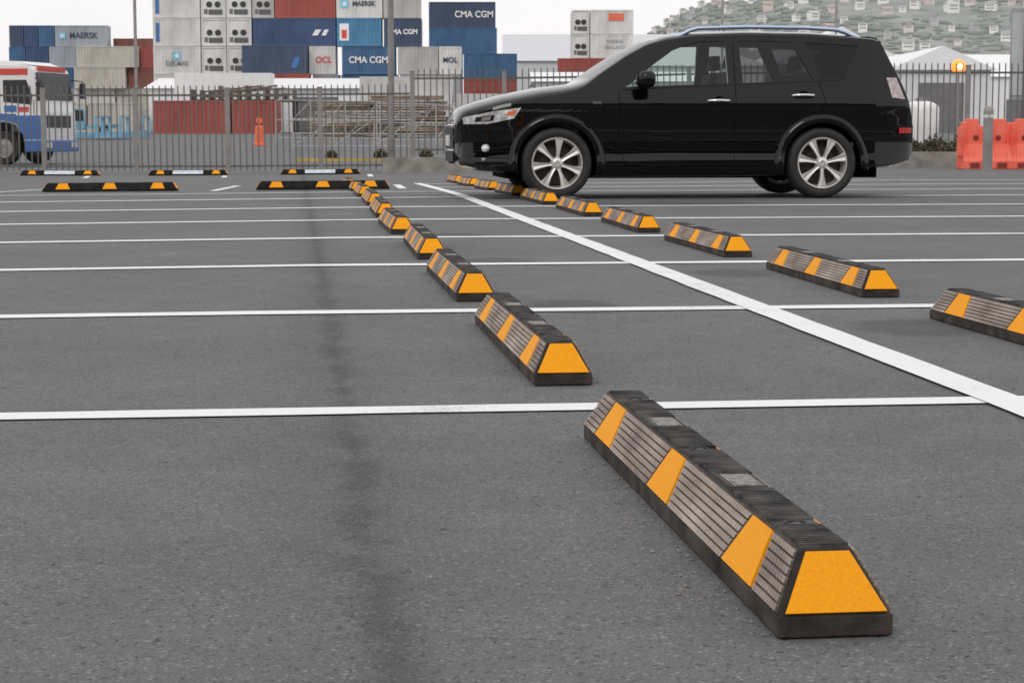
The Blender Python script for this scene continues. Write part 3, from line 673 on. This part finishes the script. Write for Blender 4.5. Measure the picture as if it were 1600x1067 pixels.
container(-57.3,-54.6,Y,zr[3],h,'dblue');container(-54.55,-51.15,Y,zr[3],h,'mgrey');container(-51.1,-43.9,Y-1,zr[3],h,'beige');container(-43.8,-41.6,Y,zr[3],h,'red');container(-47.6,-41.6,Y+3,zr[3]+1.1,h,'brown')
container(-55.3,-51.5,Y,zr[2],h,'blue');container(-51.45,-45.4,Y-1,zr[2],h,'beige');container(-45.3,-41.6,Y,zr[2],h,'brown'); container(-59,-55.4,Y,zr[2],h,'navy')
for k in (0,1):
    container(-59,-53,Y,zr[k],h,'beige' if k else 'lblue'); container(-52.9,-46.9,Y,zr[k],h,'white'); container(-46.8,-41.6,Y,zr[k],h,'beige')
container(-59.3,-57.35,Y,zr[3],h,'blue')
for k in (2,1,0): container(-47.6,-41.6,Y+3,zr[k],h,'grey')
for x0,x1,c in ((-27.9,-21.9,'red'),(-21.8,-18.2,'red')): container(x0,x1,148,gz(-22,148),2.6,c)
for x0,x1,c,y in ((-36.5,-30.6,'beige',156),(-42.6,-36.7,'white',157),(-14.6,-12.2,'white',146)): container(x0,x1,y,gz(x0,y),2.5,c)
# ------------------------------------------------------------ sheds
M_WROOF=mat('white_profiled_roof',(.80,.81,.82),rough=.5,var=.03); M_WWALL=mat('pale_wall_cladding',(.66,.68,.70),rough=.6,var=.06); M_GROOF=mat('pale_grey_roof',(.56,.58,.60),rough=.5,var=.04)
def shed(x0,x1,y0,y1,eave,ridge,label,axis='y',wall=None,roof=None):
    z=gz((x0+x1)/2,y0)-.05; b=MB(); b.box(x0,x1,y0,y1,0,eave)
    for k in range(int((x1-x0)/1.2)): b.box(x0+.2+1.2*k,x0+.26+1.2*k,y0-.06,y0,0,eave-.15)
    e=b.build('warehouse',wall or M_WWALL); e.location=(0,0,z); tag(e,label,'warehouse',group='port warehouses')
    b=MB()
    if axis=='y': xm=(x0+x1)/2; b.prism([(x0-.4,eave+.01),(x1+.4,eave+.01),(xm,ridge)],y0-.5,y1+.5)
    else: ym=(y0+y1)/2; b.prism([(y0-.5,eave+.01),(y1+.5,eave+.01),(ym,ridge)],x0-.4,x1+.4,'x')
    b.build('roof',roof or M_WROOF,e)
    n=max(1,int((x1-x0)/9))
    for k in range(n):
        b=MB(); c=x0+(x1-x0)*(k+.5)/n; b.box(c-1.8,c+1.8,y0-.1,y0-.065,0,min(4,eave-.7)); b.build('roller_door',M_GRL,e)
shed(30.3,38.2,152,190,5.0,6.9,'white gabled warehouse with pale profiled roof')
shed(27,40.5,196,236,6.8,10.6,'white gabled warehouse with pale profiled roof')
shed(12,26,196,236,6.6,9.2,'white gabled warehouse with pale profiled roof')
shed(41,78,240,270,6.8,10.2,'long pale warehouse with low roof',axis='x',wall=M_WROOF)
shed(-30.5,-11.8,160,174,3.7,4.75,'long low white shed in front of containers',axis='x',wall=M_WROOF)
shed(-1,26,262,300,9.6,14.2,'large pale shed beyond the container stacks',axis='x',wall=M_GROOF,roof=M_GROOF)
shed(2,17,158,178,4.2,5.3,'low grey-white shed behind the fence',axis='x')
shed(-75,-43,255,280,4,6.4,'low distant pale shed',axis='x')
M_CURT=mat('pale_curtain_side',(.56,.56,.56),rough=.7,var=.15,vs=1.2)
def wheel_simple(b,x,y,r,w,mi=0,mr=1):
    b.lathe([(.0,.03),(r*.2,.0),(r*.5,.04),(r*.58,.0)],(x,y,r),20,mi=mr)
    b.lathe([(r*.58,.0),(r*.95,.0),(r,.05),(r,w-.05),(r*.95,w),(0,w)],(x,y,r),20,mi=mi)
def trailer(x,y,L,H,label,col=M_CURT,bed=1.2):
    e=empty('trailer',label,'trailer',(x,y,gz(x,y)),group='trailers parked in the yard')
    b=MB(); b.box(0,L,0,2.5,bed+.12,H)
    k=0
    while k<L: b.box(k,k+.05,-.03,0,bed+.12,H); k+=.8
    b.build('cargo_body',col,e)
    b=MB(); b.box(0,L,0,2.5,bed-.12,bed+.1); b.box(L*.1,L*.95,.8,1.7,bed-.4,bed-.12); b.build('chassis',M_DKS,e)
    for q in (.72,.80,.88,.2):
        b=MB(); wheel_simple(b,0,0,.48,.3); o=b.build('wheel',[M_TYRE,M_POST],e,smooth=40); o.location=(L*q,.05,0)
trailer(-11.2,140,6.8,4.25,'pale curtain-sided trailer parked in the yard'); trailer(-4.2,141,5.6,3.0,'pale grey curtain-sided trailer parked in the yard')
trailer(-28,158,8,4.9,'white box trailer parked behind red containers',M_WROOF)
e=empty('flatbed_trailer','flatbed trailer carrying rusty steel frames','trailer',(-26,154,gz(-22,154)))
b=MB(); b.box(0,9,0,2.4,2.5,2.7); b.build('bed',M_DKS,e)
b=MB(); rd=random.Random(9)
for k in range(12): b.box(k*.75,k*.75+.08,0,2.4,2.7,3.2+.7*rd.random())
for k in range(6): b.tube([(rd.uniform(0,3),.1,rd.uniform(2.8,3.4)),(rd.uniform(5,9),.1,rd.uniform(2.8,3.9))],.07)
b.build('steel_load',mat('rusty_steel',(.13,.10,.08),var=.5),e)
for q in (.5,4,8.2):
    b=MB(); b.box(q,q+.25,.2,2.2,0,2.5); b.build('support_leg',M_DKS,e)
# ------------------------------------------------------------ timber stacks
M_TIM=mat('brown_timber',(.19,.14,.095),rough=.9,c2=(.38,.31,.23),vs=2)
M_TIM2=mat('dark_timber',(.10,.08,.06),rough=.9,c2=(.24,.19,.14),vs=2)
M_TIM3=mat('grey_timber',(.22,.21,.19),rough=.9,c2=(.42,.40,.37),vs=2)
rd=random.Random(5)
for sx_,n,yy0 in ((-13.3,7,127),(-8.8,8,127),(-10.4,5,124.5),(-7.2,3,122.5),(-12.6,3,121)):
    for k in range(n):
        zb=gz(-9,yy0)+.35*k
        L_=4.2 if yy0>123 else 3.2
        e=empty('timber_bundle','bundle of long brown timber poles stacked in the yard','timber bundle',(sx_+rd.uniform(-.5,.5),yy0,zb),rd.uniform(-.03,.03),group='timber bundles stacked in the yard')
        b=MB()
        for q in range(6):
            for r2 in range(2): b.tube([(rd.uniform(-.4,.3),q*.2,.08+r2*.15+rd.uniform(-.02,.03)),(L_+rd.uniform(-.6,.5),q*.2+rd.uniform(-.03,.03),.08+r2*.15+rd.uniform(-.02,.03))],.07,7)
        b.build('poles',rd.choice((M_TIM,M_TIM,M_TIM2,M_TIM3)),e,smooth=50)
        b=MB(); 
        for xx in (.7,L_-.8): b.box(xx,xx+.12,-.1,1.15,-.045,.005)
        b.build('bearer',M_TIM2,e)
M_FRM=mat('dull_galvanised_frame',(.42,.42,.42),rough=.6,metal=.3)
def lattice(x,y,L,label,rz=.07,H=2.0):
    e=empty('steel_barrier_frame',label,'steel frame',(x,y,gz(x,y)),rz,group='galvanised frames in the yard')
    b=MB()
    for z in (.15,.55,1.0): b.tube([(0,0,z*H),(L,0,z*H*.96)],.03,6)
    b.build('rail',M_FRM,e)
    b=MB()
    for k in range(4): b.tube([(L*k/3,0,0),(L*k/3,0,H)],.03,6)
    for k in range(3): b.tube([(L*k/3,.03,.15*H),(L*(k+1)/3,.03,.98*H)],.025,6)
    b.build('brace',M_FRM,e)
lattice(-11.8,95,5.2,'galvanised steel frame with diagonal braces',H=2.2); lattice(-6.4,90,4.2,'galvanised steel frame with diagonal braces'); lattice(-9.0,78,5.0,'galvanised steel frame with diagonal braces',H=1.3)
M_YK=mat('yellow_kerb',(.5,.36,.10),rough=.8,var=.25)
b=MB(); b.box(0,5.0,0,.2,0,.10); b.box(0,5.0,.2,3.4,0,.07,1); o=b.build('yellow_kerb',[M_YK,M_SOIL]); o.location=(-6.8,60,gz(-5,60)-.01); tag(o,'yellow painted kerb edging a planted strip','kerb',kind='structure')
for xx,yy,s in ((-5.9,62,.35),(-4.3,62,.4),(-2.8,62,.4)): shrub((xx,yy,gz(xx,yy)+.06),s,'small dry shrub beside the yellow kerb')
M_CO=mat('orange_cone',(.80,.15,.06),rough=.5)
b=MB(); b.lathe([(.32,0),(.32,.08),(.22,.10),(.20,.9),(.14,.95),(0,.95)],(0,0,0),20,'z'); o=b.build('traffic_drum',M_CO,smooth=40); o.location=(-12.1,91,gz(-12,91)); tag(o,'orange traffic drum standing in the yard','traffic drum')
b=MB(); b.tube([(0,0,.95),(0,0,1.1)],.03); b.prism([(-.14,1.08),(.14,1.08),(.14,1.32),(-.14,1.32)],-.02,.02); b.build('sign_plate',M_CO,o,bevel=.01)
# ------------------------------------------------------------ blue yard machine
M_LB=mat('light_blue_paint',(.17,.36,.50),rough=.5,coat=.1,var=.2); M_BL=mat('blue_paint',(.035,.12,.36),rough=.35,coat=.3); M_WV=mat('white_vehicle_paint',(.74,.74,.74),rough=.3,coat=.4,var=.04)
def yard_tractor(x,y,rz,label,m,s=1.):
    e=empty('yard_tractor',label,'tractor',(x,y,gz(x,y)),rz,group='machines in the port yard'); e.scale=(s,s,s)
    b=MB(); b.prism([(0,.55),(0,1.15),(.25,1.3),(1.2,1.35),(1.25,.55)],.2,1.9); b.build('engine_hood',m,e,bevel=.05)
    b=MB(); b.prism([(1.3,.6),(1.3,1.3),(1.4,2.35),(2.5,2.35),(2.6,.6)],.5,1.7); b.build('cab',m,e,bevel=.04)
    b=MB(); b.prism([(1.42,1.35),(1.5,2.2),(2.4,2.2),(2.45,1.35)],.48,.56); b.build('window',M_DKS,e)
    b=MB(); b.box(2.6,5.2,.3,1.9,.75,1.0); b.box(4.2,5.3,.2,2.0,1.0,1.12); b.build('rear_deck',m,e)
    b=MB(); b.tube([(2.7,1.5,1.0),(2.75,1.5,2.6)],.05); b.build('exhaust',M_DKS,e)
    for xx in (.8,4.1):
        for yy in (.0,1.75):
            b=MB(); wheel_simple(b,0,0,.5,.35); o=b.build('wheel',[M_TYRE,M_POST],e,smooth=40); o.location=(xx,yy,0)
yard_tractor(-29.5,122,.2,'light blue terminal tractor parked in the yard',M_LB,.8)
for x,y,L in ((-27.5,114,3.0),(-25.5,118,2.6),(-24.6,112,1.6)):
    e=empty('flat_rack','low blue steel flat rack on the ground','flat rack',(x,y,gz(x,y)),group='flat racks in the yard')
    b=MB(); b.box(0,L,0,2.2,.1,.45); b.build('deck',M_LB,e)
    for q in (0,L-.15):
        b=MB(); b.box(q,q+.15,0,.15,.45,1.3); b.box(q,q+.15,2.05,2.2,.45,1.3); b.box(q,q+.15,0,2.2,1.3,1.42); b.build('end_frame',M_LB,e)
b=MB(); b.lathe([(.0,1.75),(.3,1.72),(.52,1.6),(.56,1.5),(.56,.1),(.5,0)],(0,0,0),28,'z'); o=b.build('water_tank',M_WV,smooth=40); o.location=(12.9,60,gz(13,60)); tag(o,'pale plastic water tank behind the fence','tank')
b=MB(); b.lathe([(0,1.84),(.16,1.83),(.18,1.76),(.18,1.70)],(0,0,0),20,'z'); b.build('lid',M_GRL,o)
b=MB(); b.tube([(0,0,0),(0,0,2.70)],.03,8); o=b.build('warning_lamp_post',M_POST); o.location=(14.05,60,gz(14,60)); tag(o,'thin post with lit amber warning lamp','warning lamp')
b=MB(); b.lathe([(0,.26),(.13,.21),(.22,.09),(.22,-.07),(.13,-.16),(0,-.17)],(0,0,2.78),18,'z'); b.build('lamp',mat('lit_amber_lamp',(1,.25,.03),emit=1.5,var=.02),o,smooth=50)
b=MB(); b.lathe([(0,.10),(.06,.08),(.09,0),(.06,-.08),(0,-.10)],(0,-.18,2.80),16,'z'); b.build('lamp_core',mat('lamp_core_glow',(1,.68,.30),emit=6,var=.02),o,smooth=50)
# ------------------------------------------------------------ truck
tk=empty('truck','white cab truck with blue lower panels behind the fence','truck',(-13.40,54,gz(-13,54)),R(-13))
P=[(0,.55),(.03,1.0),(.02,1.50),(-.05,1.85),(-.16,2.66),(-.30,2.80),(-1.0,2.84),(-1.95,2.84),(-1.95,.62),(-1.80,.62),(-1.75,.9),(-1.55,1.14),(-1.15,1.22),(-.78,1.14),(-.55,.85),(-.5,.55)]
b=MB(); b.prism(P,0,2.2); b.build('cab',M_WV,tk,bevel=.03)
b=MB(); b.prism([(-1.12,1.78),(-1.12,2.40),(-.40,2.40),(-.22,1.95),(-.26,1.70)],-.012,.05); b.build('side_window',M_DKS,tk)
b=MB(); b.prism([(-.035,1.84),(-.145,2.60),(-.11,2.62),(.012,1.86)],.1,2.1); b.build('windscreen',M_DKS,tk)
b=MB(); b.box(.0,.045,.35,1.85,1.05,1.40); b.build('grille',M_DKS,tk)
b=MB(); b.prism([(-.52,.72),(-.55,.88),(-.74,1.14),(-.74,1.40),(.034,1.40),(.046,1.0),(.03,.72)],-.015,.25); b.build('blue_panel',M_BL,tk,bevel=.01)
b=MB(); b.prism([(-1.95,.95),(-1.95,1.48),(-.74,1.44),(-.74,1.16),(-1.15,1.26),(-1.58,1.18),(-1.79,.95)],-.014,.2); b.build('blue_mudguard',M_BL,tk,bevel=.01)
b=MB(); b.box(-.50,.10,-.03,2.23,.36,.70); b.build('bumper',M_BL,tk,bevel=.03)
for yy in (.1,1.7):
    b=MB(); b.box(.02,.115,yy,yy+.4,.48,.64); b.build('headlight',M_LAMP,tk)
b=MB(); b.tube([(-.10,-.02,2.45),(.14,-.2,2.4),(.14,-.22,1.9)],.02,6); b.box(.05,.20,-.32,-.10,1.80,2.32); b.build('mirror',M_DKS,tk)
b=MB(); b.tube([(-.12,2.2,2.45),(.18,2.4,2.4),(.18,2.42,1.9)],.02,6); b.box(.13,.21,2.3,2.5,1.9,2.35); b.build('mirror',M_DKS,tk)
b=MB(); b.tube([(-1.25,-.015,.75+.6),(-1.25,-.015,2.5)],.012,6); b.tube([(-.18,-.015,1.42),(-.18,-.015,1.85)],.01,6); b.build('door_seam',M_GRL,tk)
b=MB(); b.box(-1.10,-.72,-.018,-.012,1.50,1.68); b.build('door_emblem',M_BTX,tk); b=MB(); b.box(-.66,-.34,-.018,-.012,1.50,1.64); b.build('door_emblem',M_RTX,tk)
b=MB(); b.prism([(-.30,2.82),(-.60,2.93),(-1.8,2.97),(-1.8,2.85)],.3,1.9); b.build('roof_fairing',M_WV,tk,bevel=.02)
b=MB(); b.box(-1.7,-.35,-.012,0,2.54,2.72); b.build('red_stripe',M_RTX,tk); b=MB(); b.box(-.20,-.135,.25,1.95,2.66,2.80); b.build('roof_marker',M_RTX,tk)
b=MB(); b.box(-7.5,-2.1,0,2.3,1.0,1.25); b.box(-7.5,-2.1,.02,.1,1.25,2.4,1); b.box(-7.5,-2.1,2.2,2.3,1.25,2.4,1); b.box(-2.2,-2.05,0,2.3,1.25,2.7,1); b.build('tray',[M_DKS,M_BL],tk)
b=MB(); b.box(-7.4,-.5,.7,1.5,.6,.95); b.build('chassis',M_DKS,tk)
for xx,yy in ((-1.15,.0),(-1.15,1.95),(-6.2,0.),(-6.2,1.95)):
    b=MB(); wheel_simple(b,0,0,.48,.27); o=b.build('wheel',[M_TYRE,M_POST],tk,smooth=40); o.location=(xx,yy,0)
# ------------------------------------------------------------ hill with houses
def hz(x,y):
    xx=x*2200/max(y,1000)
    c=float(np.interp(xx,[60,125,150,190,240,350,600,900],[0,70,108,128,140,150,176,190]))
    t=ss(1250,2200,y); 
    n=math.sin(x*.021+y*.004)*6+math.sin(x*.05-y*.013)*3
    return .9+c*t*(1 if y<2250 else 1-ss(2250,3000,y)*.6)+n*t*min(1,c/60)
M_HILL=mat('haze_paled_hillside_scrub',(.235,.258,.245),rough=1,c2=(.37,.385,.375),vs=.028,spec=.0)  # distance haze is put into this paler base colour, no volume
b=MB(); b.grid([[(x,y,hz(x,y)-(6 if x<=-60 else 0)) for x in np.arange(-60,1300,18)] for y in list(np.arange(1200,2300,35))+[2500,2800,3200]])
o=b.build('hill',M_HILL,smooth=60); tag(o,'haze-paled grey-green suburban hillside','hill',kind='structure')
if o.data.polygons[100].normal.z<0: o.data.flip_normals()
M_TR=mat('haze_paled_tree_foliage',(.22,.245,.23),rough=1,c2=(.31,.33,.315),vs=.04,spec=.0)  # foliage tone paled too, haze painted into the colour
ico=bmesh.new(); bmesh.ops.create_icosphere(ico,subdivisions=2,radius=1); iv=[v.co.copy() for v in ico.verts]; fi=[[v.index for v in f.verts] for f in ico.faces]; ico.free()
b=MB(); rd=random.Random(11)
for k in range(2300):
    y=rd.uniform(1500,2260); px=rd.uniform(.045,.30); x=px*y
    if hz(x,y)<12: continue
    if math.sin(x*.017+1.3)*math.sin(y*.011+x*.006)<-.35: continue
    zz=hz(x,y); s=rd.uniform(1.6,4.2); a1,a2=rd.uniform(1,2.2),rd.uniform(.5,.95)
    b.add([(x+v.x*s*a1,y+v.y*s*1.3,zz+v.z*s*a2) for v in iv],fi)
o=b.build('hillside_trees',M_TR,recalc=False,smooth=180); tag(o,'haze-paled clumps of trees covering the hillside','trees',kind='stuff')
HWm=[mat('house_wall_'+n,c,rough=.8,var=.05) for n,c in (('white',(.80,.79,.78)),('cream',(.66,.63,.60)),('grey',(.50,.50,.51)),('pink',(.62,.54,.52)))]
HRm=[mat('house_roof_'+n,c,rough=.8,var=.1) for n,c in (('grey',(.38,.38,.39)),('red',(.47,.38,.36)),('pale',(.56,.56,.57)))]
M_HWN=mat('haze_paled_house_window',(.36,.37,.38))  # window grey lightened to carry the haze in its colour
protos=[]
for i,(wm,rm,w,d,hh) in enumerate([(0,0,11,8,6),(1,1,9,9,5),(0,2,13,8,7),(2,0,8,8,8),(3,1,10,8,5.5),(0,0,9,8,7)]):
    b=MB(); b.box(-w/2,w/2,-d/2,d/2,-3,hh); e=b.build('house',HWm[wm])
    wn={0:'white',1:'cream',2:'grey',3:'pinkish'}[wm]; rn={0:'grey',1:'red',2:'pale'}[rm]
    tag(e,f'{wn} hillside house with {rn} gabled roof among trees','house',group='houses on the hillside')
    b=MB(); 
    if i%2: b.prism([(-w/2-.5,hh+.02),(w/2+.5,hh+.02),(0,hh+2.6)],-d/2-.5,d/2+.5)
    else: b.prism([(-d/2-.5,hh+.02),(d/2+.5,hh+.02),(0,hh+2.4)],-w/2-.5,w/2+.5,'x')
    b.build('roof',HRm[rm],e)
    for fl in range(2 if hh>5.6 else 1):
        b=MB(); b.box(-w*.36,w*.36,-d/2-.06,-d/2-.01,hh-2.4-2.9*fl,hh-.9-2.9*fl)
        b.build('window_row',M_HWN,e)
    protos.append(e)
used=[]; cnt=0; tries=0
while cnt<140 and tries<6000:
    tries+=1
    y=rd.uniform(1600,2230); px=rd.uniform(.062,.285); x=px*y
    if hz(x,y)<40: continue
    if any(abs(px-a)*2000<13 and abs(y-c)<60 for a,c in used): continue
    used.append((px,y)); p=protos[cnt%6]
    loc=(x,y,hz(x,y)+1.0); rz=rd.uniform(-.6,.6)
    if cnt<6: p.location=loc; p.rotation_euler=(0,0,rz)
    else: s=rd.uniform(.6,1.0); dup(p,loc,rz,(s,s,s))
    cnt+=1
# ------------------------------------------------------------ stadium side behind the viewpoint, mirrored in the car paint
M_STD=mat('dark_stadium_cladding',(.05,.052,.055),rough=.7,var=.2,vs=.3)
b=MB(); b.box(-70,70,0,20,0,20)
e=b.build('stadium_stand',M_STD); e.location=(0,-82,0); e.rotation_euler=(0,0,PH); tag(e,'long dark stadium stand facing the car park','building')
b=MB(); b.prism([(-3,20.2),(20,24),(20,24.6),(-3,20.8)],-72,72,'x'); b.build('roof',M_STD,e)
for k in range(4):
    b=MB(); b.box(-68,68,20.02,20.25,3.2+4.2*k,4.1+4.2*k); b.build('balcony_band',M_WWALL,e)
# ------------------------------------------------------------ world, sun, camera
w=bpy.data.worlds.new('World'); scene.world=w; w.use_nodes=True; nt=w.node_tree; nt.nodes.clear(); N=nt.nodes.new; L=nt.links.new
out=N('ShaderNodeOutputWorld'); sky=N('ShaderNodeTexSky'); sky.sky_type='NISHITA'; sky.sun_disc=False; sky.sun_elevation=R(38); sky.sun_rotation=R(200); sky.dust_density=3
b1=N('ShaderNodeBackground'); b1.inputs[1].default_value=.09; L(sky.outputs[0],b1.inputs[0])
tc=N('ShaderNodeTexCoord'); no=N('ShaderNodeTexNoise'); no.inputs['Scale'].default_value=2.2; no.inputs['Detail'].default_value=5; L(tc.outputs['Generated'],no.inputs['Vector'])
rp=N('ShaderNodeValToRGB'); rp.color_ramp.elements[0].position=.35; rp.color_ramp.elements[0].color=(.88,.86,.865,1); rp.color_ramp.elements[1].position=.65; rp.color_ramp.elements[1].color=(1,.972,.96,1); L(no.outputs['Fac'],rp.inputs['Fac'])
b2=N('ShaderNodeBackground'); b2.inputs[1].default_value=1.2; L(rp.outputs[0],b2.inputs[0])
mx=N('ShaderNodeMixShader'); mx.inputs[0].default_value=.87; L(b1.outputs[0],mx.inputs[1]); L(b2.outputs[0],mx.inputs[2]); L(mx.outputs[0],out.inputs[0])
sd=bpy.data.lights.new('sun','SUN'); sd.energy=.6; sd.angle=R(18); sd.color=(1,.95,.88); so=bpy.data.objects.new('sun',sd); COL.objects.link(so); so.rotation_euler=(R(52),0,R(-20))
cam=bpy.data.cameras.new('camera'); cam.lens=66.4; cam.sensor_width=36; cam.clip_end=8000; cam.clip_start=.05
cam.dof.use_dof=True; cam.dof.focus_distance=4.0; cam.dof.aperture_fstop=28
co=bpy.data.objects.new('camera',cam); COL.objects.link(co); co.location=(0,0,.645); co.rotation_euler=(R(90-6.28),0,0); scene.camera=co
scene.view_settings.view_transform='Standard'; scene.view_settings.look='None'; scene.view_settings.exposure=0
